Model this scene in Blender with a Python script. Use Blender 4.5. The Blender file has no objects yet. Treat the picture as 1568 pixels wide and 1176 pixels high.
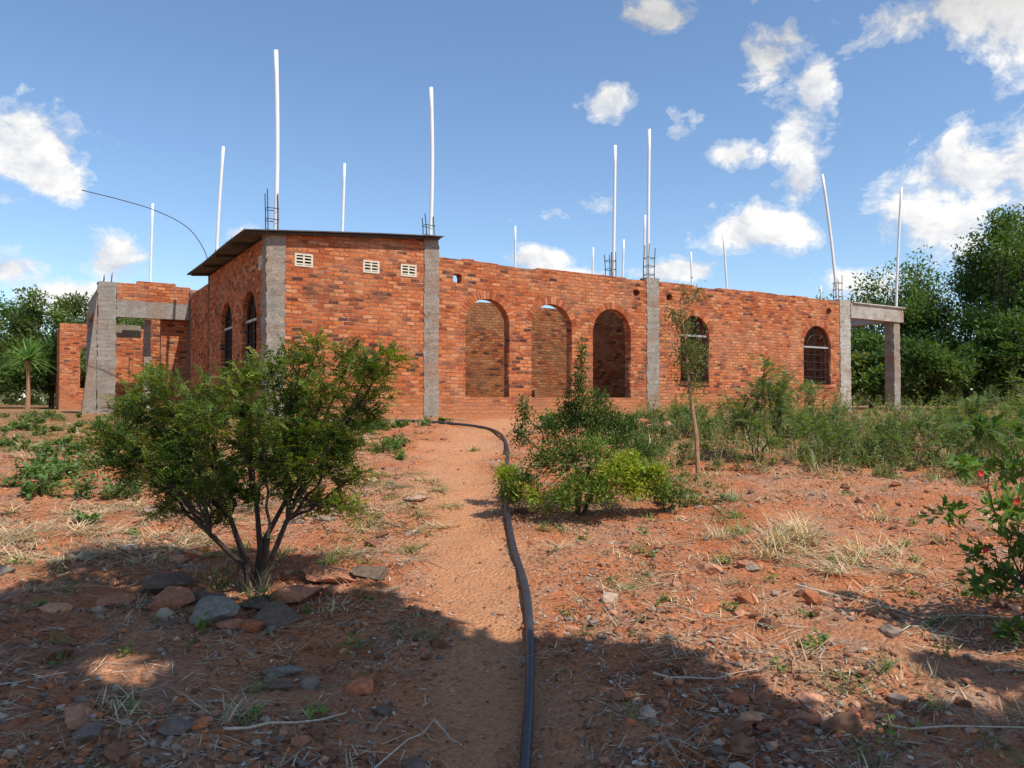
import bpy, math, random
import numpy as np
from mathutils import Vector, Matrix, noise
random.seed(7); rng=np.random.default_rng(11)
scene=bpy.context.scene
R=math.radians

# ------------------------------------------------------------ node helpers
def new_mat(name):
    m=bpy.data.materials.new(name); m.use_nodes=True
    nt=m.node_tree; nt.nodes.clear()
    out=nt.nodes.new('ShaderNodeOutputMaterial')
    return m,nt,out
def nd(nt,t,**kw):
    n=nt.nodes.new(t)
    for k,v in kw.items(): setattr(n,k,v)
    return n
def ln(nt,a,ao,b,bi): nt.links.new(a.outputs[ao],b.inputs[bi])
def math_n(nt,op,a,b=None,c=None,clamp=False):
    n=nt.nodes.new('ShaderNodeMath'); n.operation=op; n.use_clamp=clamp
    for i,v in enumerate((a,b,c)):
        if v is None: continue
        if isinstance(v,(int,float)): n.inputs[i].default_value=v
        else: nt.links.new(v,n.inputs[i])
    return n.outputs[0]
def noise_n(nt,vec,scale,detail=4,rough=.55,dist=0.):
    n=nt.nodes.new('ShaderNodeTexNoise'); n.inputs['Scale'].default_value=scale
    n.inputs['Detail'].default_value=detail; n.inputs['Roughness'].default_value=rough
    n.inputs['Distortion'].default_value=dist
    if vec is not None: nt.links.new(vec,n.inputs['Vector'])
    return n.outputs['Fac']
def ramp(nt,fac,stops,interp='LINEAR'):
    r=nt.nodes.new('ShaderNodeValToRGB'); cr=r.color_ramp; cr.interpolation=interp
    while len(cr.elements)<len(stops): cr.elements.new(.5)
    for e,(p,c) in zip(cr.elements,stops):
        e.position=p; e.color=(c[0],c[1],c[2],1) if not isinstance(c,(int,float)) else (c,c,c,1)
    nt.links.new(fac,r.inputs[0]); return r.outputs[0]
def mixc(nt,fac,a,b,mode='MIX'):
    n=nt.nodes.new('ShaderNodeMix'); n.data_type='RGBA'; n.blend_type=mode
    for i,v in ((0,fac),(6,a),(7,b)):
        if isinstance(v,(int,float)): n.inputs[i].default_value=v
        elif isinstance(v,tuple): n.inputs[i].default_value=(v[0],v[1],v[2],1)
        else: nt.links.new(v,n.inputs[i])
    return n.outputs[2]
def principled(nt,out,col,rough=.9,bump=None,bstr=.5,bdist=.02,metal=0,spec=.3):
    p=nt.nodes.new('ShaderNodeBsdfPrincipled')
    if isinstance(col,tuple): p.inputs['Base Color'].default_value=(*col,1)
    else: nt.links.new(col,p.inputs['Base Color'])
    p.inputs['Roughness'].default_value=rough; p.inputs['Metallic'].default_value=metal
    p.inputs['Specular IOR Level'].default_value=spec
    if bump is not None:
        b=nt.nodes.new('ShaderNodeBump'); b.inputs['Strength'].default_value=bstr; b.inputs['Distance'].default_value=bdist
        nt.links.new(bump,b.inputs['Height']); nt.links.new(b.outputs[0],p.inputs['Normal'])
    nt.links.new(p.outputs[0],out.inputs[0]); return p

# ------------------------------------------------------------ materials
def mat_brick(name,tint=(1.,1.,1.)):
    m,nt,out=new_mat(name)
    tc=nd(nt,'ShaderNodeTexCoord'); sp=nd(nt,'ShaderNodeSeparateXYZ'); ln(nt,tc,'Object',sp,0)
    nz=nd(nt,'ShaderNodeTexNoise'); nz.inputs['Scale'].default_value=2.6; nz.inputs['Detail'].default_value=4; ln(nt,tc,'Object',nz,'Vector')
    nsep=nd(nt,'ShaderNodeSeparateColor'); ln(nt,nz,'Color',nsep,0)
    x=math_n(nt,'ADD',sp.outputs[0],sp.outputs[2])
    x=math_n(nt,'MULTIPLY_ADD',nsep.outputs[0],.10,x)
    y=math_n(nt,'MULTIPLY_ADD',nsep.outputs[1],.075,sp.outputs[1])
    cb=nd(nt,'ShaderNodeCombineXYZ'); nt.links.new(x,cb.inputs[0]); nt.links.new(y,cb.inputs[1])
    br=nd(nt,'ShaderNodeTexBrick'); ln(nt,cb,0,br,'Vector')
    br.inputs['Color1'].default_value=(0,0,0,1); br.inputs['Color2'].default_value=(1,1,1,1); br.inputs['Mortar'].default_value=(.5,.5,.5,1)
    br.inputs['Scale'].default_value=1; br.inputs['Mortar Size'].default_value=.012; br.inputs['Mortar Smooth'].default_value=.4
    br.inputs['Brick Width'].default_value=.215; br.inputs['Row Height'].default_value=.084
    col=ramp(nt,br.outputs['Color'],[(0,(.08,.035,.03)),(.10,(.20,.06,.034)),(.25,(.40,.095,.035)),(.55,(.52,.135,.045)),(.8,(.60,.18,.062)),(1,(.66,.28,.13))])
    obj=tc.outputs['Object']
    big=noise_n(nt,obj,.8,6,.65,.3)
    col=mixc(nt,ramp(nt,big,[(.46,0.),(.66,.6)]),col,(.60,.27,.135))
    dk=noise_n(nt,obj,1.3,7,.72,.5)
    col=mixc(nt,ramp(nt,dk,[(.53,0.),(.67,.75)]),col,(.19,.07,.045))
    fine=noise_n(nt,obj,24,6,.75)
    col=mixc(nt,.85,col,ramp(nt,fine,[(.3,.5),(.5,1.),(.72,1.4)]),'MULTIPLY')
    mort=mixc(nt,ramp(nt,noise_n(nt,obj,3.5,5,.7),[(.38,0.),(.64,1.)]),(.17,.08,.05),(.50,.30,.19))
    mf=math_n(nt,'MULTIPLY',br.outputs['Fac'],ramp(nt,noise_n(nt,obj,2.7,4),[(.3,.45),(.6,1.)]))
    col=mixc(nt,mf,col,mort)
    sm=noise_n(nt,obj,9,6,.75,.6)
    col=mixc(nt,ramp(nt,sm,[(.58,0.),(.74,.6)]),col,(.54,.34,.22))
    low=math_n(nt,'MULTIPLY_ADD',noise_n(nt,obj,2.5,4),1.1,math_n(nt,'MULTIPLY',sp.outputs[1],-1.))
    col=mixc(nt,ramp(nt,low,[(.0,0.),(.4,.8)]),col,(.48,.21,.10))
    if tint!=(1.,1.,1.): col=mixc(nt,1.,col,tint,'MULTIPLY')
    h=math_n(nt,'MULTIPLY_ADD',fine,.9,math_n(nt,'MULTIPLY',br.outputs['Fac'],-1.))
    h=math_n(nt,'MULTIPLY_ADD',br.outputs['Color'],.7,h)
    principled(nt,out,col,.93,h,1.,.022,spec=.1); return m
def mat_concrete(name,a=(.27,.235,.195),b=(.43,.385,.325)):
    m,nt,out=new_mat(name); tc=nd(nt,'ShaderNodeTexCoord'); o=tc.outputs['Object']
    c=mixc(nt,ramp(nt,noise_n(nt,o,3,6,.65),[(.3,0.),(.7,1.)]),a,b)
    c=mixc(nt,ramp(nt,noise_n(nt,o,1.3,5,.6,.5),[(.48,0.),(.68,.75)]),c,(.36,.20,.125))
    c=mixc(nt,ramp(nt,noise_n(nt,o,7,6,.75),[(.56,0.),(.70,.8)]),c,(.12,.10,.085))
    f=noise_n(nt,o,30,6,.75); c=mixc(nt,.8,c,ramp(nt,f,[(.3,.45),(.7,1.3)]),'MULTIPLY')
    principled(nt,out,c,.92,f,.9,.03,spec=.15); return m
def mat_plain(name,col,rough=.7,metal=0,var=.25,scale=8,spec=.3):
    m,nt,out=new_mat(name); tc=nd(nt,'ShaderNodeTexCoord'); f=noise_n(nt,tc.outputs['Object'],scale,5,.6)
    c=mixc(nt,1.,(col[0],col[1],col[2]),ramp(nt,f,[(.25,1-var),(.75,1+var)]),'MULTIPLY')
    principled(nt,out,c,rough,f,.25,.01,metal,spec); return m
def mat_foliage(name,trans=.35,spec=.2,rough=.6):
    m,nt,out=new_mat(name)
    at=nd(nt,'ShaderNodeAttribute',attribute_name='Col')
    p=nd(nt,'ShaderNodeBsdfPrincipled'); ln(nt,at,'Color',p,'Base Color'); p.inputs['Roughness'].default_value=rough; p.inputs['Specular IOR Level'].default_value=spec
    t=nd(nt,'ShaderNodeBsdfTranslucent')
    tcx=mixc(nt,1.,at.outputs['Color'],(1.7,1.6,.5),'MULTIPLY'); nt.links.new(tcx,t.inputs[0])
    mx=nd(nt,'ShaderNodeMixShader'); mx.inputs[0].default_value=trans
    ln(nt,p,0,mx,1); ln(nt,t,0,mx,2); ln(nt,mx,0,out,0); return m
def mat_attr(name,rough=.9,bscale=30,bs=.5):
    m,nt,out=new_mat(name); at=nd(nt,'ShaderNodeAttribute',attribute_name='Col'); tc=nd(nt,'ShaderNodeTexCoord')
    f=noise_n(nt,tc.outputs['Object'],bscale,5,.65)
    c=mixc(nt,1.,at.outputs['Color'],ramp(nt,f,[(.25,.6),(.75,1.35)]),'MULTIPLY')
    principled(nt,out,c,rough,f,bs,.02,spec=.15); return m

M_brick=mat_brick('brick_masonry'); M_brick_in_shade=mat_brick('shaded_interior_brick',(.62,.66,.62)); M_conc=mat_concrete('rough_concrete')  # interior brick: older, duller tone plus room shadow put in by the dark tint
M_conc2=mat_concrete('pale_concrete',(.40,.37,.32),(.56,.52,.45))
M_vent=mat_plain('vent_cement',(.66,.60,.48),.85,var=.15)
M_steel=mat_plain('dark_steel',(.035,.025,.022),.6,.3)
M_rebar=mat_plain('rusty_rebar',(.09,.06,.05),.7,.5)
M_light=mat_plain('galvanised_bar',(.42,.42,.40),.5,.3)
M_pvc=mat_plain('white_pvc',(.80,.80,.78),.35,var=.05,scale=2,spec=.5)
M_poly=mat_plain('black_polyethylene',(.030,.033,.040),.45,var=.4,scale=14,spec=.5)
M_tin=mat_plain('weathered_tin',(.11,.09,.08),.6,.5,var=.5,scale=3)
M_timber=mat_plain('grey_timber',(.07,.055,.045),.85,var=.4)
M_bark=mat_plain('bark',(.065,.046,.036),.95,var=.5,scale=25)
M_barkt=mat_plain('tan_bark',(.36,.20,.11),.9,var=.35,scale=25)
M_leaf=mat_foliage('foliage'); M_dry=mat_foliage('dry_straw',.15)
M_stone=mat_attr('stone_and_clods'); M_litter=mat_attr('litter',.9,60,.1)
M_flower=mat_plain('red_petals',(.55,.03,.03),.6)

# ------------------------------------------------------------ mesh builders
def link(ob,parent=None):
    scene.collection.objects.link(ob)
    if parent is not None: ob.parent=parent
    return ob
def mesh_obj(name,V,F,mats,col=None,midx=None,parent=None,smooth=False):
    me=bpy.data.meshes.new(name)
    V=np.asarray(V,dtype=float)
    me.from_pydata(V.tolist(),[],F if isinstance(F,list) else F.tolist())
    for mm in (mats if isinstance(mats,(list,tuple)) else [mats]): me.materials.append(mm)
    if midx is not None: me.polygons.foreach_set('material_index',np.asarray(midx,dtype=np.int32))
    if smooth: me.polygons.foreach_set('use_smooth',np.ones(len(me.polygons),dtype=bool))
    if col is not None:
        a=me.attributes.new('Col','FLOAT_COLOR','POINT')
        c=np.ones((len(V),4),dtype=np.float32); c[:,:3]=np.asarray(col); a.data.foreach_set('color',c.ravel())
    me.update()
    return link(bpy.data.objects.new(name,me),parent)
class MB:
    def __init__(s): s.V=[];s.F=[];s.M=[];s.C=[];s.n=0
    def add(s,V,F,m=0,c=(1,1,1)):
        V=np.asarray(V,dtype=float); s.V.append(V)
        F=np.asarray(F)+s.n; s.F+=F.tolist(); s.M+=[m]*len(F)
        c=np.asarray(c,dtype=float)
        if c.ndim==1: c=np.tile(c,(len(V),1))
        s.C.append(c); s.n+=len(V)
    def box(s,x0,x1,y0,y1,z0,z1,m=0,jit=0):
        V=np.array([[x,y,z] for z in (z0,z1) for y in (y0,y1) for x in (x0,x1)],dtype=float)
        if jit: V+=rng.uniform(-jit,jit,V.shape)
        s.add(V,[[0,2,3,1],[4,5,7,6],[0,1,5,4],[2,6,7,3],[0,4,6,2],[1,3,7,5]],m)
    def tube(s,pts,rad,sides=6,m=0,c=(.3,.2,.1),cap=False):
        P=np.asarray(pts,dtype=float); n=len(P); rad=np.broadcast_to(np.asarray(rad,dtype=float),(n,))
        T=np.gradient(P,axis=0); T/=np.linalg.norm(T,axis=1)[:,None]+1e-9
        ref=np.array([0,0,1.]) if abs(T[:,2]).mean()<.8 else np.array([1.,0,0])
        A=np.cross(T,ref); A/=np.linalg.norm(A,axis=1)[:,None]+1e-9; B=np.cross(T,A)
        th=np.linspace(0,2*np.pi,sides,endpoint=False)
        V=P[:,None,:]+rad[:,None,None]*(np.cos(th)[None,:,None]*A[:,None,:]+np.sin(th)[None,:,None]*B[:,None,:])
        V=V.reshape(-1,3)
        F=[[i*sides+j,i*sides+(j+1)%sides,(i+1)*sides+(j+1)%sides,(i+1)*sides+j] for i in range(n-1) for j in range(sides)]
        s.add(V,F,m,c)
        if cap:
            s.F.append([s.n-sides+j for j in range(sides)]); s.M.append(m)
    def leaves(s,C,D,U,L,W,m,col):
        C=np.asarray(C);n=len(C)
        if n==0:return
        D=D/(np.linalg.norm(D,axis=1)[:,None]+1e-9); S=np.cross(D,U); S/=np.linalg.norm(S,axis=1)[:,None]+1e-9
        L=np.broadcast_to(L,(n,))[:,None]; W=np.broadcast_to(W,(n,))[:,None]
        V=np.stack([C,C+D*L*.45+S*W*.5,C+D*L,C+D*L*.45-S*W*.5],1).reshape(-1,3)
        F=np.arange(4*n).reshape(n,4)
        s.add(V,F,m,np.repeat(np.asarray(col),4,axis=0))
    def build(s,name,mats,parent=None,smooth=False):
        return mesh_obj(name,np.concatenate(s.V),s.F,mats,np.concatenate(s.C),s.M,parent,smooth)
def rdir(n):
    d=rng.normal(size=(n,3)); return d/np.linalg.norm(d,axis=1)[:,None]

# ------------------------------------------------------------ terrain
PATH=[(-.05,1.),(-.08,3.1),(-.14,4.7),(-.5,7.1),(-.8,10.5),(-.75,12.5),(-.5,14.2),(.1,16),(.8,17.5)]
PY=np.array([p[1] for p in PATH]);PX=np.array([p[0] for p in PATH])
def pathmask(x,y):
    c=np.interp(y,PY,PX); w=np.interp(y,[2,5,8,14],[.28,.36,.42,.55])
    w=w*(1+.25*np.sin(y*2.3)+.12*np.sin(y*5.1+1))
    d=abs(x-c)/w
    return float(np.clip(1.5-d,0,1))*(1 if .5<y<17 else 0)
def g(x,y,pm=None):
    s=.0876*(y-1.5)
    if y<1.5: s=.03*(y-1.5)
    if y>15: s=.0876*13.5+(.087*(1-math.exp(-(y-15)/1.)))
    if y<-8: s=-.285
    f=min(1,max(0,(17-y)/3))*.8+.2
    z=s+f*(.08*noise.noise((x*.45,y*.45,1.3))+.055*noise.noise((x*1.4,y*1.4,4.)))
    if abs(x)<16 and -2<y<20:
        if pm is None: pm=pathmask(x,y)
        k=1-.75*pm
        z+=f*k*(.036*noise.noise((x*3.6,y*3.6,7.))+.032*abs(noise.noise((x*9,y*9,2.)))+.016*noise.noise((x*21,y*21,9.)))-.04*pm*f
    return z
def axis(lo,hi,step,outer):
    a=list(np.arange(lo,hi,step)); v=hi; st=step
    while v<outer: a.append(v); st*=1.25; v+=st
    a.append(outer); v=lo; st=step
    b=[]
    while v>-outer: st*=1.25; v-=st; b.append(v)
    return np.array(sorted(b+a))
xs=axis(-8,9,.042,900); ys=axis(1.8,12,.038,900)
nx,ny=len(xs),len(ys)
V=np.zeros((ny,nx,3)); PMv=np.zeros((ny,nx))
for j,y in enumerate(ys):
    for i,x in enumerate(xs):
        pm=pathmask(x,y) if abs(x)<4 and .5<y<17 else 0.
        PMv[j,i]=pm; V[j,i]=(x,y,g(x,y,pm))
idx=np.arange(nx*ny).reshape(ny,nx)
F=np.stack([idx[:-1,:-1],idx[:-1,1:],idx[1:,1:],idx[1:,:-1]],-1).reshape(-1,4)
X=V[...,0];Y=V[...,1]
G=np.clip((Y-9.2)/2,0,1)*np.clip((X-.9)/1.2,0,1)+np.clip((Y-9.5)/3,0,1)*np.clip((-X-2.0)/1.5,0,1)
G=np.clip(G,0,1)
col=np.stack([PMv,G,np.zeros_like(G)],-1).reshape(-1,3)
m,nt,out=new_mat('red_soil')
at=nd(nt,'ShaderNodeAttribute',attribute_name='Col'); sc=nd(nt,'ShaderNodeSeparateColor'); ln(nt,at,'Color',sc,0)
tc=nd(nt,'ShaderNodeTexCoord'); o=tc.outputs['Object']
n1=noise_n(nt,o,.8,6,.6,.3); n2=noise_n(nt,o,7,6,.7); n3=noise_n(nt,o,45,5,.75); n4=noise_n(nt,o,2.3,5,.65)
c=ramp(nt,n1,[(.28,(.38,.11,.042)),(.45,(.49,.175,.075)),(.6,(.50,.23,.12)),(.75,(.44,.26,.16))])
c=mixc(nt,ramp(nt,n4,[(.5,0.),(.66,.7)]),c,(.36,.235,.165))
c=mixc(nt,ramp(nt,n2,[(.53,0.),(.68,.6)]),c,(.20,.08,.045))
c=mixc(nt,math_n(nt,'MULTIPLY',sc.outputs[0],ramp(nt,n2,[(.3,1.),(.75,.5)])),c,(.60,.29,.145))
gf=math_n(nt,'MULTIPLY',sc.outputs[1],ramp(nt,n2,[(.35,.1),(.6,.6)]))
c=mixc(nt,gf,c,(.15,.15,.06))
c=mixc(nt,.9,c,ramp(nt,n3,[(.28,.42),(.5,1.),(.75,1.4)]),'MULTIPLY')
vo=nd(nt,'ShaderNodeTexVoronoi'); vo.inputs['Scale'].default_value=38; nt.links.new(o,vo.inputs['Vector'])
h=math_n(nt,'MULTIPLY_ADD',n3,.6,n2); h=math_n(nt,'MULTIPLY_ADD',vo.outputs['Distance'],-.5,h)
principled(nt,out,c,.96,h,.95,.035,spec=.1)
M_soil=m
mesh_obj('ground',V.reshape(-1,3),F,M_soil,col,smooth=True)

# ------------------------------------------------------------ house
house=link(bpy.data.objects.new('unfinished_brick_house',None))
house.location=(-4.78,15.0,1.27); house.rotation_euler=(0,0,math.atan2(.531,.847))
def arch(x0,x1,z0,ztop):
    r=(x1-x0)/2; sp=ztop-r; cx=(x0+x1)/2
    return [(x0,z0),(x1,z0)]+[(cx+r*math.cos(a),sp+r*math.sin(a)) for a in np.linspace(0,math.pi,21)]
def rect(x0,x1,z0,z1): return [(x0,z0),(x1,z0),(x1,z1),(x0,z1)]
def hole(x,z,r):
    return [(x+r*random.uniform(.8,1.3)*math.cos(a),z+r*random.uniform(.7,1.1)*math.sin(a)) for a in np.linspace(0,2*math.pi,9)[:-1]]
def frame_matrix(o,ang):
    d=Vector((math.cos(ang),math.sin(ang),0)); nrm=d.cross(Vector((0,0,1)))
    return Matrix(((d.x,0,nrm.x,o[0]),(d.y,0,nrm.y,o[1]),(0,1,nrm.z,0),(0,0,0,1)))
def wall(name,o,ang,outer,holes=(),th=.23,mat=None,parent=house):
    cu=bpy.data.curves.new('c','CURVE'); cu.dimensions='2D'; cu.fill_mode='BOTH'; cu.extrude=th/2
    for poly in [outer]+list(holes):
        sp=cu.splines.new('POLY'); sp.points.add(len(poly)-1)
        for p,(x,y) in zip(sp.points,poly): p.co=(x,y,0,1)
        sp.use_cyclic_u=True
    co=bpy.data.objects.new('c',cu); scene.collection.objects.link(co)
    bpy.context.view_layer.update()
    me=bpy.data.meshes.new_from_object(co.evaluated_get(bpy.context.evaluated_depsgraph_get()))
    bpy.data.objects.remove(co)
    me.name=name; me.materials.clear(); me.materials.append(mat or M_brick)
    ob=link(bpy.data.objects.new(name,me),parent)
    d=Vector((math.cos(ang),math.sin(ang),0)); nrm=d.cross(Vector((0,0,1)))
    org=Vector((o[0],o[1],0))-nrm*th/2
    ob.matrix_local=Matrix(((d.x,0,nrm.x,org.x),(d.y,0,nrm.y,org.y),(0,1,nrm.z,0),(0,0,0,1)))
    return ob
def jag(x0,x1,z,amp=.09,lo=.25,hi=1.3):
    pts=[];x=x0;cur=z
    while x<x1:
        nxt=min(x1,x+random.uniform(lo,hi)); pts+=[(x,cur),(nxt,cur+random.uniform(-.012,.012))]
        x=nxt; cur=z+random.choice([0,0,0,-amp*.5,-amp*.35,amp*.25])
    return pts
A=[(4.40,5.57),(6.19,7.38),(8.03,9.27)]
W=[(11.03,12.12),(16.19,17.52)]
vents=[(.535,.904),(1.967,2.33),(2.82,3.19)]
top=jag(3.74,18.5,3.53)
outer=[(0.,-.6),(18.5,-.6)]+top[::-1]+[(3.72,3.92),(0.,3.62)]
holes=[arch(a,b,.43,2.69) for a,b in A]+[arch(a,b,.85,2.69) for a,b in W]+[rect(a,b,3.03,3.29) for a,b in vents]
holes+=[hole(4.19,3.1,.13),hole(9.47,3.16,.12),hole(10.62,3.12,.11),hole(17.45,3.17,.12),hole(2.6,.42,.06)]
wall('front_wall',(0,0),0,outer,holes)
SW=[(.81,2.03),(3.02,4.22)]
holes=[arch(5.42-(b-.23),5.42-(a-.23),.85,2.66) for a,b in SW]+[rect(5.65-.66,5.65-.34,2.98,3.25)]
wall('side_wall',(0,5.65),-math.pi/2,[(0,-.6),(5.42,-.6),(5.42,3.58),(0,3.58)],holes)
BI=M_brick_in_shade
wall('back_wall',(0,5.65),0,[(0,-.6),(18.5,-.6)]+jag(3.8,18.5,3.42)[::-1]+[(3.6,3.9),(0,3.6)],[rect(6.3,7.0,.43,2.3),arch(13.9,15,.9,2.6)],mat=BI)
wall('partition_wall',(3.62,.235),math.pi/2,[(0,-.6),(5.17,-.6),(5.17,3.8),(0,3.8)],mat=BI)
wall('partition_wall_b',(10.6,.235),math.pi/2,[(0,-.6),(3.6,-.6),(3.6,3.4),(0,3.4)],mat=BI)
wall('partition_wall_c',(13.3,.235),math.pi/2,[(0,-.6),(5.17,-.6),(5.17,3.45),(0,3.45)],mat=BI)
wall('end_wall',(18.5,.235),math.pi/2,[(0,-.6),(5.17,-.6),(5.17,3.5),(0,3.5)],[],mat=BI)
wall('rear_left_wall',(.0,8.4),-math.pi/2,[(0,-.6),(2.5,-.6),(2.5,3.4),(0,3.4)])
b=MB()
b.box(.25,3.35,.25,5.4,-.5,.42); b.box(3.64,10.3,.25,5.4,-.5,.43); b.box(10.62,18.2,.25,5.4,-.5,.425)
ob=b.build('floor_slab',M_conc,house)
rough_list=[]
def rings(lst,name,place):
    b=MB()
    for (a,c,ztop) in lst:
        r=(c-a)/2; cx=(a+c)/2; sp=ztop-r; n=int(math.pi*(r+.1)/.085)
        for k in range(n):
            th=math.pi*(k+.5)/n; hw=math.pi*(r+.1)/n*.5*.84; r0=r-.002; r1=r+.16+random.uniform(-.015,.015); z=.007+random.uniform(-.003,.004)
            e=np.array([math.cos(th),math.sin(th)]); t=np.array([-e[1],e[0]]); f=r0/(r0+.1)
            pts=[e*r0-t*hw*f,e*r0+t*hw*f,e*r1+t*hw*1.1,e*r1-t*hw*1.1]
            V=[[cx+p[0],sp+p[1],zz] for zz in (z,-.10) for p in pts]
            k_=random.uniform(.65,1.1)
            b.add(V,[[3,2,1,0],[4,5,6,7],[0,1,5,4],[1,2,6,5],[2,3,7,6],[3,0,4,7]],0,np.array(random.choice([(.48,.135,.052),(.52,.165,.07),(.38,.10,.045),(.54,.22,.11)]))*k_)
    ob=b.build(name,M_stone,house); ob.matrix_local=place
    return ob
rings([(a,c,2.69) for a,c in A+W],'arch_brick_rings',frame_matrix((0,0),0))
rings([(5.65-c,5.65-a,2.66) for a,c in SW],'side_arch_brick_rings',frame_matrix((0,5.65),-math.pi/2))
def window(name,x0,x1,z0,ztop,place):
    b=MB(); r=(x1-x0)/2-.02; cx=(x0+x1)/2; sp=ztop-.02-r; zz=-.11
    pts=[(x0+.02,z0+.02,zz)]+[(cx-r*math.cos(a),sp+r*math.sin(a),zz) for a in np.linspace(0,math.pi,19)]+[(x1-.02,z0+.02,zz),(x0+.02,z0+.02,zz)]
    b.tube(pts,.03,4,0)
    for k in range(1,4):
        x=x0+(x1-x0)*k/4
        b.tube([(x,z0+.02,zz),(x,(z0+sp)/2,zz),(x,sp if k!=2 else sp+r,zz)],.022 if k!=2 else .032,4,0)
    for k in range(1,5):
        z=z0+(sp-z0)*k/5; b.tube([(x0+.02,z,zz+.02),(cx,z,zz+.02),(x1-.02,z,zz+.02)],.013,4,0)
    b.box(x0+.02,x1-.02,sp-.025,sp+.025,zz-.01,zz+.045,1)
    b.tube([(cx-r*.55*math.cos(a),sp+.03+r*.55*math.sin(a),zz) for a in np.linspace(0,math.pi,13)],.016,4,0)
    for a in (.25,.75):
        b.tube([(cx+r*q*math.cos(a*math.pi),sp+r*q*math.sin(a*math.pi),zz) for q in (.55,.8,1.)],.014,4,0)
    b.box(x0-.03,x1+.03,z0-.07,z0+.004,-.16,.035,2,.006)
    ob=b.build(name,[M_steel,M_light,M_brick],house); ob.matrix_local=place
for k,(a,c) in enumerate(W): window('arched_window',a,c,.85,2.69,frame_matrix((0,0),0))
for k,(a,c) in enumerate(SW): window('side_arched_window',5.65-c,5.65-a,.85,2.66,frame_matrix((0,5.65),-math.pi/2))
def vent(b,x0,x1,z0,z1):
    b.box(x0,x1,z0,z0+.03,-.1,.012);b.box(x0,x1,z1-.03,z1,-.1,.012)
    b.box(x0,x0+.035,z0+.03,z1-.03,-.1,.01);b.box(x1-.035,x1,z0+.03,z1-.03,-.1,.01)
    cx=(x0+x1)/2; b.box(cx-.015,cx+.015,z0+.03,z1-.03,-.1,.008)
    for k in range(1,4):
        z=z0+(z1-z0)*k/4
        V=[[x,z+dz,d] for x in (x0+.03,x1-.03) for dz,d in ((-.022,.004),(.0,.004),(.03,-.09),(.008,-.09))]
        b.add(V,[[0,1,5,4],[1,2,6,5],[2,3,7,6],[3,0,4,7],[3,2,1,0],[4,5,6,7]])
b=MB()
for a,c in vents: vent(b,a,c,3.03,3.29)
b.build('vent_blocks',M_vent,house).matrix_local=frame_matrix((0,0),0)
b=MB(); vent(b,5.65-.66,5.65-.34,2.98,3.25); b.build('side_vent_block',M_vent,house).matrix_local=frame_matrix((0,5.65),-math.pi/2)
def rough_col(name,x0,x1,y0,y1,z0,z1,mat=M_conc,seg=.07,j=.022):
    b=MB(); n=max(2,int((z1-z0)/seg)); zs=np.linspace(z0,z1,n)
    V=[]
    for z in zs:
        e=rng.uniform(-j,j,(4,2)); e2=[(x0,y0),(x1,y0),(x1,y1),(x0,y1)]
        for k in range(4): V.append((e2[k][0]+e[k][0],e2[k][1]+e[k][1]*.25,z))
    F=[[i*4+k,i*4+(k+1)%4,(i+1)*4+(k+1)%4,(i+1)*4+k] for i in range(n-1) for k in range(4)]+[[(n-1)*4+k for k in range(4)]]
    b.add(V,F); return b.build(name,mat,house)
rough_col('corner_column',-.02,.34,-.02,.34,-.6,3.66)
rough_col('facade_column',3.37,3.73,-.02,.35,-.6,3.95,M_conc)
rough_col('facade_column_b',9.81,10.24,-.02,.25,-.6,3.60,M_conc)
rough_col('end_column',17.98,18.52,-.022,.3,-.6,3.60,M_conc2)
rough_col('porch_column',20.95,21.3,0,.35,-.6,3.05,M_conc)
rough_col('porch_column_back',20.95,21.3,3.2,3.55,-.6,3.05,M_conc)
b=MB()
b.box(18.525,21.45,-.05,.30,3.03,3.50,0,.012); b.box(21.1,21.45,.302,3.6,3.05,3.49,0,.01); b.box(18.55,21.098,3.3,3.6,3.05,3.48,0,.01)
b.box(18.6,21.5,-.09,.0,3.502,3.56,0,.012)
b.build('porch_beams',M_conc2,house)
b=MB(); ts=np.arange(-.2,6.15,.03); ss=np.array([-.48,.9,2.3,3.78]); zr=lambda s:3.66+.083*s
Vt=[];nT=len(ts)
for s_ in ss:
    for t in ts: Vt.append((s_,t,zr(s_)+.018*math.sin(t*2*math.pi/.15)+.012*math.sin(t*1.3+s_)))
F=[[i*nT+k,(i+1)*nT+k,(i+1)*nT+k+1,i*nT+k+1] for i in range(len(ss)-1) for k in range(nT-1)]
b.add(Vt,F)
ob=b.build('tin_roof',M_tin,house,True); md=ob.modifiers.new('t','SOLIDIFY'); md.thickness=.006
b=MB()
for t in (-.1,1.3,2.8,4.3,5.8):
    V=[[s_,t+dt,zr(s_)-.024-dz] for s_ in (-.42,3.7) for dt,dz in ((-.025,0),(.025,0),(.025,.05),(-.025,.05))]
    b.add(V,[[0,1,5,4],[1,2,6,5],[2,3,7,6],[3,0,4,7],[0,3,2,1],[4,5,6,7]])
b.build('roof_timbers',M_timber,house)
rough_col('annexe_column',-2.35,-1.9,8.5,8.95,-.6,3.62,M_conc)
b=MB(); V=[(-2.36,8.52,3.3),(-2.36,8.9,3.3),(-2.36,8.9,-.4),(-2.36,8.52,-.4),(-2.75,8.52,-.4),(-2.75,8.9,-.4)]
b.add(V,[[0,1,2,3]]); b.F+= [[0,3,4],[1,5,2],[0,4,5,1]]; b.M+=[0,0,0]
b.build('annexe_buttress',M_conc,house)
rough_col('annexe_column_b',-2.35,-1.95,12.8,13.2,-.6,3.1,M_conc)
rough_col('annexe_column_c',-1.12,-.94,9.2,9.4,-.6,2.7,M_conc2)
b=MB(); b.box(-1.895,.05,8.5,8.75,2.68,3.13,0,.012); b.box(-2.33,-2.0,8.96,12.8,2.95,3.5,0,.01); b.box(-1.9,-1.15,9.6,9.85,2.2,2.55,0,.01)
b.build('annexe_beams',M_conc,house)
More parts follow.
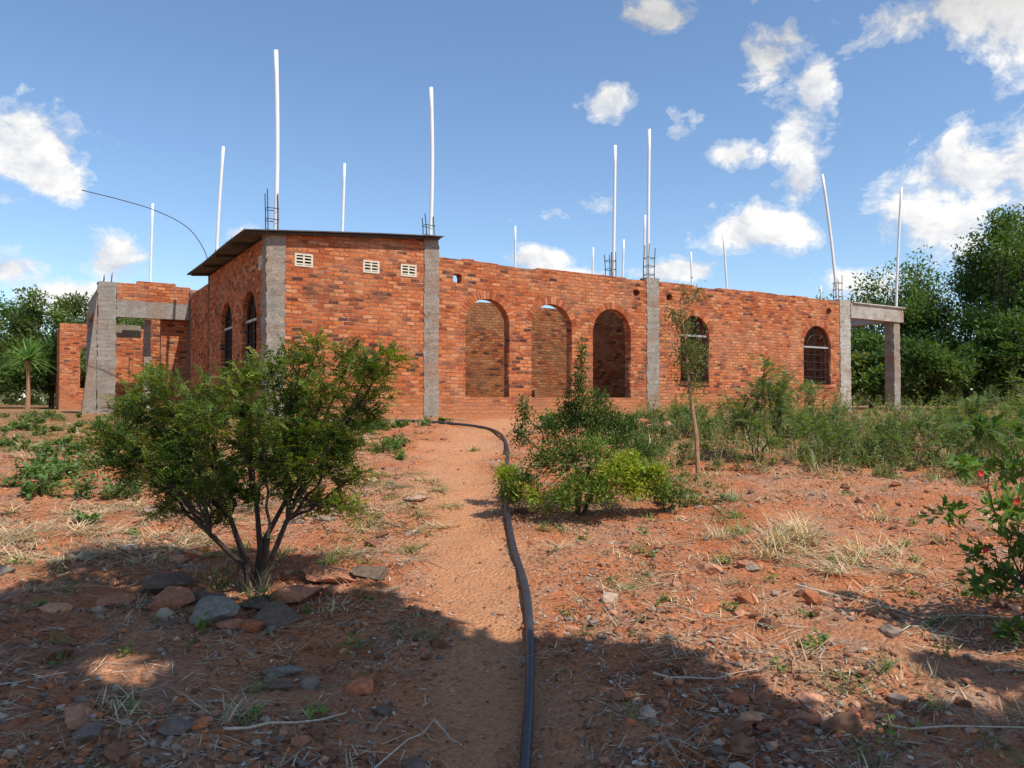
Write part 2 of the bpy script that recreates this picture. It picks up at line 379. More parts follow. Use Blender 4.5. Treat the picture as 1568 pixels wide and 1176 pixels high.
wall('annexe_parapet',(-1.89,8.5),0,[(0,3.132),(2.2,3.132)]+[(2.2,3.45),(1.9,3.45),(1.9,3.62),(1.5,3.62),(1.5,3.7),(.5,3.7),(.5,3.62),(0,3.62)])
wall('annexe_pier',(-.72,8.8),0,[(0,-.6),(1.1,-.6),(1.1,3.6),(.6,3.6),(.6,3.13),(0,3.13)])
rough_col('annexe_corner_column',-.02,.3,8.44,8.8,-.6,3.5,mat_concrete('dark_concrete',(.12,.1,.085),(.22,.19,.16)))
wall('annexe_rear_wall',(-1.95,10.6),0,[(0,-.6),(2.3,-.6),(2.3,2.9),(1.1,2.9),(1.1,2.2),(0,2.2)],[rect(.15,.6,.9,1.7)])
wall('far_wing_wall',(-2.85,21.8),0,[(0,-.6),(7,-.6),(7,3.5),(1.2,3.5),(1.2,3.6),(0,3.6)],[arch(.75,1.55,.9,2.7),arch(3,4,.9,2.7)])
wall('far_wing_side_wall',(-2.85,27),-math.pi/2,[(0,-.6),(4.965,-.6),(4.965,3.5),(0,3.5)],[])
b=MB()
def cage(s_,t,z0,z1,w=.19,d=.19):
    for dx in (-w/2,w/2):
        for dy in (-d/2,d/2):
            top=z1+random.uniform(-.12,.08)
            b.tube([(s_+dx,t+dy,z0),(s_+dx+random.uniform(-.01,.01),t+dy,(z0+z1)/2),(s_+dx+random.uniform(-.03,.03),t+dy+random.uniform(-.03,.03),top)],.011,5)
    for z in np.arange(z0+.2,z1-.15,.22):
        e=.014
        b.tube([(s_-w/2-e,t-d/2-e,z),(s_+w/2+e,t-d/2-e,z),(s_+w/2+e,t+d/2+e,z),(s_-w/2-e,t+d/2+e,z),(s_-w/2-e,t-d/2-e,z+.02)],.008,4)
cage(.12,.14,3.5,4.50);cage(3.55,.14,3.8,4.45);cage(8.7,.12,3.3,4.12);cage(10.02,.12,3.5,4.45)
cage(18.1,.14,3.5,4.35);cage(21.1,.15,3.5,4.25);cage(-2.1,8.7,3.5,3.85);cage(.2,5.5,3.6,4.2)
for k in range(14): b.tube([(18.9+k*.17,.1,3.45),(18.9+k*.17,.1,3.55),(18.9+k*.17+.02,.1,3.66)],.006,4)
P=np.array([(-.05,5.7,3.7),(-.1,5.7,4.15),(-.5,5.75,4.75),(-1.2,5.8,5.1),(-2.0,5.9,5.3),(-2.9,6.0,5.45)])
def cr(P,T):
    o=[]
    for v in T:
        i=min(int(v),len(P)-2); f=v-i; p0=P[max(i-1,0)];p1=P[i];p2=P[i+1];p3=P[min(i+2,len(P)-1)]
        o.append(.5*((2*p1)+(-p0+p2)*f+(2*p0-5*p1+4*p2-p3)*f*f+(-p0+3*p1-3*p2+p3)*f**3))
    return np.array(o)
b.tube(cr(P,np.linspace(0,5,26)),.011,5)
b.build('rebar',M_rebar,house)

# ------------------------------------------------------------ white poles
def pole(x,y,zb,xt,zt,r=.04):
    b=MB(); n=9; pts=[]; bw=random.uniform(-.04,.05)
    for k in range(n):
        f=k/(n-1)
        pts.append((x+(xt-x)*f+bw*math.sin(f*math.pi),y,zb+(zt-zb)*f))
    b.tube(pts,r,12,cap=True)
    b.build('white_pole',M_pvc,None,True)
for (xb,xt,yt,Z,zb,r) in [(420,419,72,15.2,4.7,.043),(328,339,222,20.2,4.3,.04),(519,526,248,21.9,4.3,.04),(657,659,130,17.0,4.7,.042),
        (228,231,310,26.3,2.7,.04),(790,789,345,29.7,4,.04),(939,943,220,19.8,4.4,.04),(993,996,195,20.5,4.4,.042),(987,989,328,28.,4,.04),
        (906,909,378,33.8,4,.04),(953,956,366,32,4,.04),(1058,1059,385,34.9,4,.04),(1117,1109,358,31,4,.04),(1284,1262,265,24.7,4.6,.045),
        (1373,1384,285,26.2,4.4,.04),(1259,1258,437,36,4,.04)]:
    pole((xb-784)/1180*Z,Z,zb,(xt-784)/1180*Z,1.6+(615-yt)*Z/1180,r)

# ------------------------------------------------------------ pipe
pp=np.array([(.00,1.2),(.02,2.4),(.05,3.1),(.085,3.8),(.105,4.6),(.09,5.3),(.02,6.2),(-.03,7.1),(-.08,8.4),(-.07,9.8),(-.06,11.3),(-.10,12.4),(-.22,13.3),(-.5,14.05),(-1.03,14.45),(-1.9,14.85),(-2.9,15.15),(-4.2,15.0)])
Q=cr(pp,np.linspace(0,len(pp)-1,160)); zz=np.array([g(x,y,None) for x,y in Q])
zz=np.convolve(np.pad(zz,8,mode='edge'),np.ones(17)/17,mode='valid')+.034
b=MB(); b.tube(np.column_stack([Q,zz]),.0245,14); b.build('black_water_pipe',M_poly,None,True)

# ------------------------------------------------------------ vegetation generators
def jcol(base,n,v=.25):
    base=np.asarray(base); k=1+rng.uniform(-v,v,(n,1)); h=rng.uniform(-.12,.12,(n,1))
    c=np.tile(base,(n,1))*k; c[:,0:1]*=1+h*2; return np.clip(c,0.003,1)
def clump_tree(name,base,clumps,trunk_r,leafL,leafW,nper,cols,fork=.35,wood=M_bark,stems=1,squash=.75,twigs=4,limb=.35,leafmat=None):
    b=MB(); base=np.array(base,dtype=float); cl=np.array([c[:4] for c in clumps],dtype=float)
    cen=cl[:,:3].mean(0); 
    H=cl[:,2].max()
    forks=[]
    for s_ in range(stems):
        a=random.random()*6.28; off=np.array([math.cos(a),math.sin(a),0])*(.0 if stems==1 else trunk_r*1.3)
        tgt=cen*np.array([.35,.35,0])+np.array([math.cos(a)*.15*H*(stems>1),math.sin(a)*.15*H*(stems>1),fork*H])
        p0=base+off-np.array([0,0,.1]); p1=base+off+tgt*.5+rng.normal(size=3)*.03*H; p2=base+tgt+off
        b.tube([p0,p1,p2],[trunk_r*1.25,trunk_r,trunk_r*.75],8,0); forks.append(p2)
    for ci,c in enumerate(clumps):
        cc=base+cl[ci,:3]; r=cl[ci,3]
        f=min(forks,key=lambda q:np.linalg.norm(q-cc)); mid=(f+cc)/2+rng.normal(size=3)*.06*np.linalg.norm(cc-f)+np.array([0,0,-.05*H])
        tt=np.linspace(0,1,7)[:,None]; P=(1-tt)**2*f+2*tt*(1-tt)*mid+tt**2*cc; P[1:-1]+=rng.normal(size=(5,3))*.012*H
        b.tube(P,np.linspace(trunk_r*limb*1.3,trunk_r*limb*.25,7),5,0)
        for k in range(twigs):
            q=P[random.choice([3,4,5])]; e=cc+rdir(1)[0]*r*.85*np.array([1,1,squash]); m_=(q+e)/2+rng.normal(size=3)*.1*r
            b.tube([q,m_,e],[trunk_r*limb*.45,trunk_r*limb*.3,trunk_r*limb*.1],4,0)
        n=int(nper*(c[5] if len(c)>5 else 1)); sq=c[6] if len(c)>6 else squash
        d=rdir(n); rad=r*(rng.uniform(0,1,(n,1))**.5)
        lump=1+.35*np.sin(d[:,0:1]*5+ci)*np.cos(d[:,1:2]*4+ci*2)+.2*np.sin(d[:,2:3]*9+ci)
        C=cc+d*rad*lump*np.array([1,1,sq])
        D=d*.6+rdir(n)*.9+np.array([0,0,.15]); U=rdir(n)*.7+np.array([0,0,1.])
        base_c=cols[c[4] if len(c)>4 and c[4] is not None else random.randrange(len(cols))]
        b.leaves(C,D,U,leafL*rng.uniform(.6,1.3,n),leafW*rng.uniform(.7,1.2,n),1,jcol(base_c,n))
    return b.build(name,[wood,leafmat or M_leaf])

def pinnate_bush(name,base,clumps,trunk_r,ntw,cols,stems=6,wood=M_bark,lf=.022,twig=.17):
    b=MB(); base=np.array(base); H=max(c[2] for c in clumps)
    roots=[]
    for k in range(stems):
        a=6.28*k/stems+random.uniform(-.3,.3); h=H*random.uniform(.2,.36); sp=random.uniform(.12,.3)
        p=[base+np.array([math.cos(a)*.06,math.sin(a)*.06,-.06]),base+np.array([math.cos(a)*sp*.4,math.sin(a)*sp*.4,h*.5]),base+np.array([math.cos(a)*sp,math.sin(a)*sp,h])]
        p[1]+=rng.normal(size=3)*.03
        b.tube(p,[trunk_r,trunk_r*.8,trunk_r*.6],7,0); roots.append(p[2])
    LC=[];LD=[];LU=[];LL=[];CC=[]
    for ci,c in enumerate(clumps):
        cc=base+np.array(c[:3]); r=c[3]; f=min(roots,key=lambda q:np.linalg.norm((q-cc)*np.array([1,1,.5])))
        mid=(f+cc)/2+np.array([0,0,.05])+rng.normal(size=3)*.05
        tt=np.linspace(0,1,8)[:,None]; P=(1-tt)**2*f+2*tt*(1-tt)*mid+tt**2*cc; P[1:-1]+=rng.normal(size=(6,3))*.012
        b.tube(P,np.linspace(trunk_r*.5,trunk_r*.12,8),5,0)
        n=int(ntw*(c[5] if len(c)>5 else 1)); out=(cc-base); out[2]*=.3; out/=np.linalg.norm(out)+1e-6
        for k in range(n):
            s0=cc+rdir(1)[0]*r*random.random()**.5*np.array([1,1,.75]) if k%5 else P[random.randrange(4,8)]
            d=rdir(1)[0]*.9+out*.55+np.array([0,0,.35]); d/=np.linalg.norm(d)
            L=twig*random.uniform(.6,1.3); m=10; tt2=np.linspace(0,1,m)[:,None]
            tw=s0+d*L*tt2+np.array([0,0,-.35])*L*tt2**2
            if k%5==0: b.tube([P[random.randrange(3,8)],(P[6]+s0)/2,s0,tw[5],tw[-1]],[.004,.003,.0025,.002,.001],4,0)
            side=np.cross(d,np.array([0,0,1.])+rdir(1)[0]*.5); side/=np.linalg.norm(side)+1e-6; up=np.cross(side,d)
            bc=np.asarray(cols[c[4] if len(c)>4 and c[4] is not None else random.randrange(len(cols))])*random.uniform(.65,1.4)
            for sg in (-1,1):
                n2=m-1; LC.append(tw[1:]); LD.append(np.tile(side*sg+d*.45,(n2,1))+rng.normal(size=(n2,3))*.18); LU.append(np.tile(up,(n2,1))+rng.normal(size=(n2,3))*.2)
                LL.append(lf*rng.uniform(.8,1.25,n2)*(1-.4*tt2[1:,0])); CC.append(np.tile(bc,(n2,1)))
    LL=np.concatenate(LL)
    b.leaves(np.concatenate(LC),np.concatenate(LD),np.concatenate(LU),LL,LL*.5,1,np.clip(np.concatenate(CC),0,1))
    return b.build(name,[wood,M_leaf])

DG=(.05,.095,.016);OL=(.14,.155,.035)
bx,by=-1.74,5.25
cl=[(-.82,.1,1.18,.2),(-.6,-.1,1.33,.2),(-.69,.2,1.0,.22),(-.93,-.1,1.02,.16),(-.38,.2,1.28,.2),(-.25,-.25,1.13,.2),(.07,.1,1.46,.2),(.29,0,1.52,.2),(.6,.1,1.54,.2),
 (.78,-.1,1.46,.14),(.51,-.2,1.34,.2),(.16,.3,1.27,.22),(.69,.2,1.18,.15),(.38,-.2,1.05,.2),(-.16,.2,.95,.22),(-.47,-.15,.85,.2),(.45,.2,.75,.18,2,.8),(.2,-.1,.72,.18,None,.8),
 (.58,0,.55,.15,2,.8),(-.38,.1,.60,.18,None,.9),(-.6,.1,.72,.18,None,.9),(.0,-.1,1.2,.22),(-.1,.0,1.38,.18),(-.55,0,1.15,.2),(.5,0,.92,.18),(.2,.1,.95,.2),(.9,.05,1.56,.1,2,.5),(-.75,.1,1.40,.1,2,.5),(.4,.1,1.66,.08,2,.35),
 (-.85,0,.82,.17,None,.9),(-.3,.3,.75,.18,None,.9),(.0,.3,.8,.18,None,.9),(-.2,-.25,.72,.16,None,.7),(.35,.2,.50,.14,2,.5),(-.95,.2,1.2,.14,3,.6),(.75,.1,1.35,.14,2,.6),(.3,.1,1.2,.2),(-.4,.0,1.0,.2),
 (-.55,-.1,.55,.15,3,.6),(-.1,.1,.58,.14,None,.6),(.65,.1,.75,.14,2,.6),(.1,-.2,1.05,.2),(-.75,-.1,.95,.18),(.3,-.2,.85,.16),(-.3,.1,.42,.12,3,.4),(.62,-.05,1.0,.16)]
cl=[tuple(c)+((None,) if len(c)<5 else ()) for c in cl]
pinnate_bush('acacia_bush',(bx,by,g(bx,by)),cl,.026,128,[DG,(.07,.125,.02),(.16,.21,.028),OL],7,lf=.027)
bx,by=.62,7.4
cl=[(-.56,0,.31,.2,1),(-.3,-.1,.52,.22,0),(-.22,.2,.82,.2,0),(.12,.3,.88,.22,0),(.42,.2,.66,.24,0),(.31,-.25,.42,.20,2),(.62,0,.36,.22,1),(.8,.1,.24,.18,1),(0,-.2,.34,.24,1),
 (-.4,-.15,.2,.18,2,.6),(.03,.1,1.32,.08,0,.35,2.2),(.06,.1,1.55,.05,0,.2,2.8),(.05,.1,1.12,.12,0,.5,1.4),(-.5,.3,.98,.08,0,.35,1.8),(-.52,.3,.75,.12,0,.5,1.2),(.25,.3,1.05,.14,0,.7,1.2),(.15,-.1,.62,.22,1),(-.1,0,.6,.24,0),(.5,-.15,.28,.2,2),(.2,-.3,.24,.18,1),(-.15,-.3,.2,.18,1),(-.62,.1,.18,.13,1,.7),
 (.95,.2,.14,.16,0,.7),(.35,.2,.9,.16,0,.8),(-.05,.2,1.0,.13,0,.7,1.3),(.47,-.2,.5,.15,2,.8),(.7,.2,.6,.16,0,.7),(.55,.3,.85,.12,0,.6),(-.68,.0,.38,.12,2,.5),(.75,-.1,.42,.10,2,.5)]
clump_tree('green_shrub',(bx,by,g(bx,by)),cl,.014,.042,.018,900,[(.075,.125,.03),(.13,.20,.035),(.26,.33,.035)],.3,stems=5,twigs=6)
bx,by=2.17,9.0; z0=g(bx,by)
b=MB(); tr=[(bx,by,z0-.1),(bx-.02,by,z0+.5),(bx-.1,by,z0+1.1),(bx-.14,by,z0+1.6),(bx-.2,by,z0+2.1)]; b.tube(tr,[.03,.026,.018,.011,.004],7,0)
for k in range(34):
    z=random.uniform(.95,2.15); p=np.array([np.interp(z,[.5,1.1,1.6,2.1],[bx-.02,bx-.1,bx-.14,bx-.2]),by,z0+z]); a=random.random()*6.28; L=random.uniform(.1,.27)*(1.2-.35*abs(z-1.5))
    e=p+np.array([math.cos(a)*L,math.sin(a)*L,L*random.uniform(.3,1.1)]); b.tube([p,(p+e)/2,e],[.005,.004,.002],4,0)
    n=52; C=p+(e-p)*rng.uniform(.2,1.1,(n,1))+rng.normal(size=(n,3))*.045
    b.leaves(C,rdir(n)+np.array([0,0,-.4]),rdir(n)+np.array([0,0,.8]),.05*rng.uniform(.6,1.2,n),.017,1,jcol((.12,.15,.05),n))
b.build('young_tree',[M_barkt,M_leaf])
def auto_clumps(w,h,n,r,zmin=.15):
    o=[]
    for k in range(n):
        a=random.random()*6.28; q=random.random()**.5; z=random.uniform(zmin,1)
        o.append((math.cos(a)*w*q*(1.15-.5*z),math.sin(a)*w*q*(1.15-.5*z),h*z,r*random.uniform(.7,1.2)))
    return o
FEA=[(.17,.23,.07),(.13,.19,.06),(.10,.16,.05)]
for (x,y,w,h,n,r) in [(3.25,10.2,.45,1.25,18,.2),(5.5,10.6,.7,.65,12,.22),(6.8,11.4,.7,.85,14,.24),(4.5,11.5,.5,.7,10,.22),(7.9,10.6,.7,.65,12,.22),(9.5,14,.8,.9,12,.25),(4.0,9.9,.35,.55,8,.16),(6.1,10.0,.4,.5,8,.18),(2.8,12.5,.5,.6,9,.2),(8.6,12.2,.7,.8,12,.25),(5.4,14.5,.7,.7,10,.25),(11,15,.8,1.,12,.28)]:
    c=[tuple(q)+(None,) for q in auto_clumps(w,h,n,r)]
    pinnate_bush('feathery_shrub',(x,y,g(x,y)),c,.012,32,FEA,5,lf=.035,twig=.22)
bx,by=3.25,4.4; z0=g(bx,by)
cl=[(-.35,.1,.95,.13),(-.5,-.1,.75,.12),(-.25,0,1.15,.14),(-.55,.1,.45,.09,None,.6),(-.35,0,.55,.11),(-.1,.1,.8,.2),(0,0,1.1,.2),(.3,0,1.,.3),(.2,.2,.6,.25),(-.55,-.2,.1,.07,None,.5),(-.45,.2,1.2,.08,None,.5),(-.66,0,.98,.08,None,.5),(-.7,.1,.7,.08,None,.5),(-.6,0,.3,.08,None,.5),(-.4,.1,.3,.1)]
clump_tree('flowering_bush',(bx,by,z0),cl,.012,.07,.034,120,[(.09,.17,.035),(.12,.21,.045),(.06,.12,.03)],.25,stems=4,twigs=4)
b=MB()
for (dx,dy,dz) in [(-.5,-.1,.8),(-.38,.0,1.05),(-.45,-.1,.66),(-.3,-.12,.9),(-.55,.1,.5),(-.2,-.1,1.2),(-.52,-.1,.1),(-.66,-.05,.95)]:
    n=7; C=np.tile(np.array([bx+dx,by+dy-.08,z0+dz]),(n,1)); a=np.arange(n)*6.28/n
    b.leaves(C,np.stack([np.cos(a),-.4+0*a,np.sin(a)],1),np.tile([0,-1.,.2],(n,1)),.024,.014,0,np.ones((n,3)))
b.build('red_flowers',M_flower,bpy.data.objects['flowering_bush'])
def bg_tree(x,y,h,w,cols,n=30,name='broadleaf_tree',per=480,leaf=.21):
    c=[]
    for k in range(n):
        d=rdir(1)[0]; q=random.uniform(.45,1.); c.append((d[0]*w*q,d[1]*w*q,h*.56+d[2]*h*.40*q,w*random.uniform(.22,.42)))
    zb=g(x,y) if y<60 else 1.2
    clump_tree(name,(x,y,zb),c,.03*h*.6,leaf,leaf*.5,per,cols,.3,twigs=3,wood=M_bark)
GT=[(.08,.14,.035),(.11,.175,.045),(.06,.11,.03)]; OT=[(.16,.20,.06),(.13,.175,.05),(.10,.14,.045)]
for (x,y,h,w,cc) in [(21.5,34,9.0,3.6,GT),(26,35,10.8,4.2,GT),(18.6,40,6.8,2.9,GT),(16.,46,6.4,3.,OT),(31,40,11,4.2,GT),(20.0,31,4.2,2.3,GT),(23.5,29,4.2,2.5,GT),(17.,36,4.2,2.4,GT),(14.5,40,3.8,2.3,OT),(13.5,33,2.6,1.8,OT),(16.3,31,2.8,1.9,GT),(26,27,3.6,2.4,GT),(22.5,38,8.,3.4,GT),
    (-24.5,41,6.2,2.5,OT),(-28.5,38,6.9,2.8,OT),(-21.5,45,5.7,2.6,OT),(-31,46,7,3,GT),(-26,50,6.5,3,OT),(-22.,37,3.4,2.2,GT),(-26,36,3.,2.3,OT),(-18.5,36,2.4,1.6,OT)]:
    bg_tree(x,y,h,w,cc)
b=MB(); rt=np.array([22.5,27.5,g(22.5,27.5)])
def bare(p,d,L,r,dep):
    e=p+d*L; b.tube([p,(p+e)/2+rng.normal(size=3)*.05*L,e],[r,r*.8,r*.6],5,0)
    if dep>0:
        for k in range(3):
            nd_=d+rdir(1)[0]*.65+np.array([0,0,.1]); nd_/=np.linalg.norm(nd_); bare(e,nd_,L*.72,r*.55,dep-1)
    else:
        n=4; b.leaves(e+rng.normal(size=(n,3))*.1,rdir(n),rdir(n),.14,.07,1,jcol((.12,.14,.05),n))
bare(rt,np.array([0,0,1.]),1.15,.10,5)
b.build('sparse_tree',[mat_plain('grey_bark',(.2,.17,.14),.9,var=.3),M_leaf])
b=MB()
for k in range(240):
    a=R(random.uniform(-75,75)); d=random.uniform(60,120); x=math.sin(a)*d; y=math.cos(a)*d; h=random.uniform(3.5,6.5)*d/75
    n=190; dd=rdir(n); r=h*.6*rng.uniform(.4,1,(n,1)); C=np.array([x,y,1.0+h*.33])+dd*r*np.array([1.4,1.4,1.1])
    b.leaves(C,rdir(n)+dd*.5,rdir(n)+np.array([0,0,.6]),.95,.5,0,jcol(random.choice([(.09,.12,.05),(.12,.14,.06),(.07,.10,.045)]),n))
b.build('distant_trees',M_leaf)
bx,by=-13.7,21.8; z0=g(bx,by); b=MB(); b.tube([(bx,by,z0-.1),(bx+.03,by,z0+.7),(bx,by,z0+1.5)],[.07,.055,.05],8,0)
n=110; d=rdir(n); d[:,2]=np.abs(d[:,2])*1.3-.25
for k in range(n):
    dd=d[k]/np.linalg.norm(d[k]); L=random.uniform(.6,.95); t=np.linspace(0,1,5)[:,None]
    P=np.array([bx,by,z0+1.5])+dd*L*t+np.array([0,0,-.22])*t**2
    s_=np.cross(dd,[0,0,1.]); s_/=np.linalg.norm(s_)+1e-6; wv=np.array([.02,.03,.026,.016,.002])[:,None]
    Vv=np.concatenate([P+s_*wv,P-s_*wv]); b.add(Vv,[[i,i+1,i+6,i+5] for i in range(4)],1,np.array((.16,.28,.10))*random.uniform(.7,1.4))
b.build('dracaena_palm',[M_barkt,M_leaf])

# weeds ----------------------------------------------------------------
def weeds(name,spots,cols,lf=.05,wf=.5):
    b=MB(); C=[];D=[];U=[];L=[];K=[]
    for (x,y,h,ns) in spots:
        z0=g(x,y); bc=np.asarray(random.choice(cols))*random.uniform(.75,1.3); lk=random.uniform(.6,1.2)
        for s_ in range(ns):
            a=random.random()*6.28; sp=h*random.uniform(.15,.8); m=max(5,int(h/.035)); t=np.linspace(.1,1,m)[:,None]
            P=np.array([x+random.uniform(-.05,.05),y+random.uniform(-.05,.05),z0])+np.array([math.cos(a)*sp,math.sin(a)*sp,0])*t**1.4+np.array([0,0,h*random.uniform(.5,1.1)])*t
            if s_%3==0: b.tube([P[0]-np.array([0,0,.05]),P[m//2],P[-1]],[.005,.004,.002],3,0,(.1,.1,.04))
            for q in range(2):
                C.append(P+rng.normal(size=P.shape)*.012); D.append(rdir(m)*np.array([1,1,.5])+np.array([0,0,.2])); U.append(rdir(m)*.5+np.array([0,0,1.])); L.append(lf*lk*rng.uniform(.6,1.3,m)); K.append(np.tile(bc,(m,1))*rng.uniform(.7,1.35,(m,1)))
    L=np.concatenate(L); b.leaves(np.concatenate(C),np.concatenate(D),np.concatenate(U),L,L*wf,1,np.concatenate(K))
    return b.build(name,[M_barkt,M_leaf])
sp=[]
def offhouse(x,y):
    s_=(x+4.78)*.847+(y-15)*.531; t_=-(x+4.78)*.531+(y-15)*.847
    return not(t_>-.15 and s_>-.3)
def region(n,x0,x1,y0,y1,h0,h1,ns,pw=1.,thr=-.15):
    for k in range(n):
        x=random.uniform(x0,x1);y=random.uniform(y0,y1)
        if not offhouse(x,y): continue
        q=noise.noise((x*.75,y*.75,3.))
        if q<thr: continue
        if pathmask(x,y)>.1: continue
        sp.append((x,y,(h0+(h1-h0)*random.random()**pw)*(.75+.8*q),ns))
region(420,1.3,9,9.2,14.5,.14,.62,7,1.6,-.3)
region(340,4,15,9.6,20,.18,.75,7,1.6,-.35)
region(170,1.2,6,12.5,17,.15,.45,6,1,-.4)
region(50,.6,2.2,7.6,10,.08,.3,5)
weeds('green_weeds',sp,[(.09,.15,.04),(.125,.19,.055),(.075,.125,.035),(.16,.21,.07),(.15,.18,.07)],.05)
sp=[]
region(330,-13,-5.2,10.8,17,.08,.20,7,1,-.25); region(110,-5.8,-3.3,8.,10.6,.12,.30,7,1,-.15); region(150,-3.8,-1.5,10.2,14.6,.1,.28,7,1,-.3); region(14,-5,-3.6,5.6,7.4,.06,.14,5)
region(110,.5,3,13.5,16.6,.08,.22,7,1,-.3); region(60,-3,-.2,13.2,15.3,.05,.14,6)
weeds('creeping_plants',sp,[(.085,.165,.045),(.11,.19,.055),(.07,.14,.04),(.15,.2,.07)],.06,.75)
sp=[]
region(130,-4,4.5,3,9,.03,.09,4,1.,-1); 
weeds('seedlings',sp,[(.16,.24,.06),(.13,.2,.05)],.03,.6)

# grass -----------------------------------------------------------------
def tufts(name,lst,mat):
    b=MB()
    for (x,y,h,n,spr,colr) in lst:
        z0=g(x,y); a=rng.uniform(0,6.28,n); hh=h*rng.uniform(.5,1.15,n); sp_=spr*rng.uniform(.3,1.2,n); dr=rng.uniform(0,1,n)**1.2*h*.9
        t=np.array([0,.35,.7,1.])[None,:,None]
        rad=np.stack([np.cos(a),np.sin(a),0*a],1)[:,None,:]
        o=np.array([x,y,z0-.01])+np.concatenate([rng.normal(size=(n,2))*.05,np.zeros((n,1))],1)
        P=o[:,None,:]+rad*sp_[:,None,None]*t**1.3+np.array([0,0,1.])*(hh[:,None,None]*t-dr[:,None,None]*t**2.5)
        P[...,2]=np.maximum(P[...,2],z0+.005)
        S=np.stack([-np.sin(a),np.cos(a),0*a],1)[:,None,:]*(np.array([.0026,.0024,.0017,.0003])[None,:,None])*(1+y*.09)
        Vv=np.concatenate([P+S,P-S],1).reshape(-1,3)
        base=(np.arange(n)*8)[:,None,None]; f=np.array([[i,i+1,i+5,i+4] for i in range(3)])[None]
        c=jcol(colr,n,.3); b.add(Vv,(base+f).reshape(-1,4),0,np.repeat(c,8,axis=0))
    return b.build(name,mat)
DRY=(.56,.43,.26);DR2=(.40,.29,.18);GRN=(.15,.20,.065)
L=[(2.15,6.3,.30,120,.40,DRY),(2.45,6.5,.28,120,.42,DRY),(2.0,6.0,.24,90,.4,DRY),(2.75,6.15,.24,90,.4,DRY),(1.75,6.6,.22,50,.25,DRY),(2.9,5.6,.18,50,.35,DRY),(2.3,5.5,.13,60,.35,DRY),(2.6,5.9,.16,80,.4,DRY),(3.1,6.3,.16,60,.4,DRY),(2.3,6.2,.16,90,.5,DRY),(2.5,6.8,.2,90,.4,DRY),
   (-1.6,5.0,.25,60,.2,(.13,.15,.06)),(-2.0,5.3,.25,40,.2,(.13,.15,.06)),(3.4,7.2,.3,50,.25,DRY),(4.3,6.8,.25,60,.3,DRY),(-4.3,4.9,.1,50,.4,DRY)]
for k in range(80):
    L.append((random.uniform(-5.4,-2.5),random.uniform(5.6,7.9),random.uniform(.05,.14),60,random.uniform(.25,.5),random.choice([DRY,DRY,DR2])))
for k in range(40):
    L.append((random.uniform(-1.6,-.6),random.uniform(6,9.5),random.uniform(.05,.12),40,random.uniform(.15,.35),random.choice([DRY,DR2,(.25,.25,.1)])))
for k in range(520):
    y=2.8+13*random.random()**1.3; x=random.uniform(-.8,.85)*y
    if pathmask(x,y)>.15 : continue
    L.append((x,y,random.uniform(.03,.12),int(random.uniform(10,34)),random.uniform(.06,.28),random.choice([DRY,DRY,DR2,GRN])))
for k in range(330):
    y=random.uniform(8.6,15); x=random.uniform(.8,11); L.append((x,y,random.uniform(.12,.42),28,random.uniform(.08,.25),random.choice([(.24,.26,.11),GRN,GRN,DRY])))
for k in range(140):
    y=random.uniform(8.8,15); x=random.uniform(-10,-1.6); L.append((x,y,random.uniform(.08,.2),30,random.uniform(.1,.3),random.choice([(.24,.25,.11),DRY,GRN,DR2])))
L=[q for q in L if offhouse(q[0],q[1])]
tufts('dry_grass',L,M_dry)
tufts('green_grass',[(2.28,8.05,.2,90,.18,(.30,.36,.24)),(2.1,7.3,.14,60,.12,(.18,.26,.09)),(1.95,6.7,.16,60,.14,(.2,.27,.1)),(.9,5.6,.1,40,.1,(.18,.24,.09)),(-1.4,5.9,.12,50,.15,GRN),(-.6,12,.12,40,.2,GRN),(.2,8.9,.14,50,.15,GRN),(.3,6.9,.1,40,.12,GRN)]+
      [(random.uniform(-12,-5),random.uniform(10.5,17),.12,24,.15,(.14,.19,.07)) for k in range(90)],M_leaf)

# ground clutter -------------------------------------------------------
import bmesh
def ico(sub):
    bm=bmesh.new(); bmesh.ops.create_icosphere(bm,subdivisions=sub,radius=1); v=np.array([q.co[:] for q in bm.verts]); f=np.array([[w.index for w in q.verts] for q in bm.faces]); bm.free(); return v,f
def scatter_xy(n,ymin=2.3,ymax=15,p=1.6,avoid=.35,half=.85,clus=None):
    o=[]
    while len(o)<n:
        y=ymin+(ymax-ymin)*random.random()**p; x=random.uniform(-half,half)*y+random.uniform(-.6,.6)
        if random.random()<pathmask(x,y)*avoid*2.2: continue
        if clus and noise.noise((x*1.5,y*1.5,clus))+.5*noise.noise((x*5,y*5,clus))<random.uniform(-.2,.35): continue
        o.append((x,y))
    return o
def stones(name,pts,s0,s1,sub,cols,flat=.65,emb=.25,pw=2.5):
    v,f=ico(sub); b=MB()
    for (x,y) in pts:
        s_=s0+(s1-s0)*random.random()**pw; q=v*(1+rng.uniform(-.28,.28,(len(v),1)))*np.array([random.uniform(.7,1.4),random.uniform(.7,1.2),flat*random.uniform(.6,1.2)])
        for k in range(4):
            nn=rdir(1)[0]; dd=q@nn; q=q-np.outer(np.maximum(dd-.55,0),nn)
        a=random.random()*6.28; Rm=np.array([[math.cos(a),-math.sin(a),0],[math.sin(a),math.cos(a),0],[0,0,1]])
        q=q@Rm.T*s_+np.array([x,y,g(x,y)+s_*flat*(.5-emb)])
        b.add(q,f,0,np.asarray(random.choice(cols))*random.uniform(.65,1.2))
    return b.build(name,M_stone)
SC=[(.48,.17,.075),(.43,.15,.07),(.48,.24,.14),(.30,.15,.09),(.40,.30,.22),(.25,.18,.14),(.22,.10,.06)]
stones('loose_stones',scatter_xy(16000,clus=8.3),.006,.034,1,SC,pw=3.)
stones('soil_clods',scatter_xy(800,2.6,14,1.4,.42,clus=2.1),.022,.085,2,SC,.6,.3,3.)
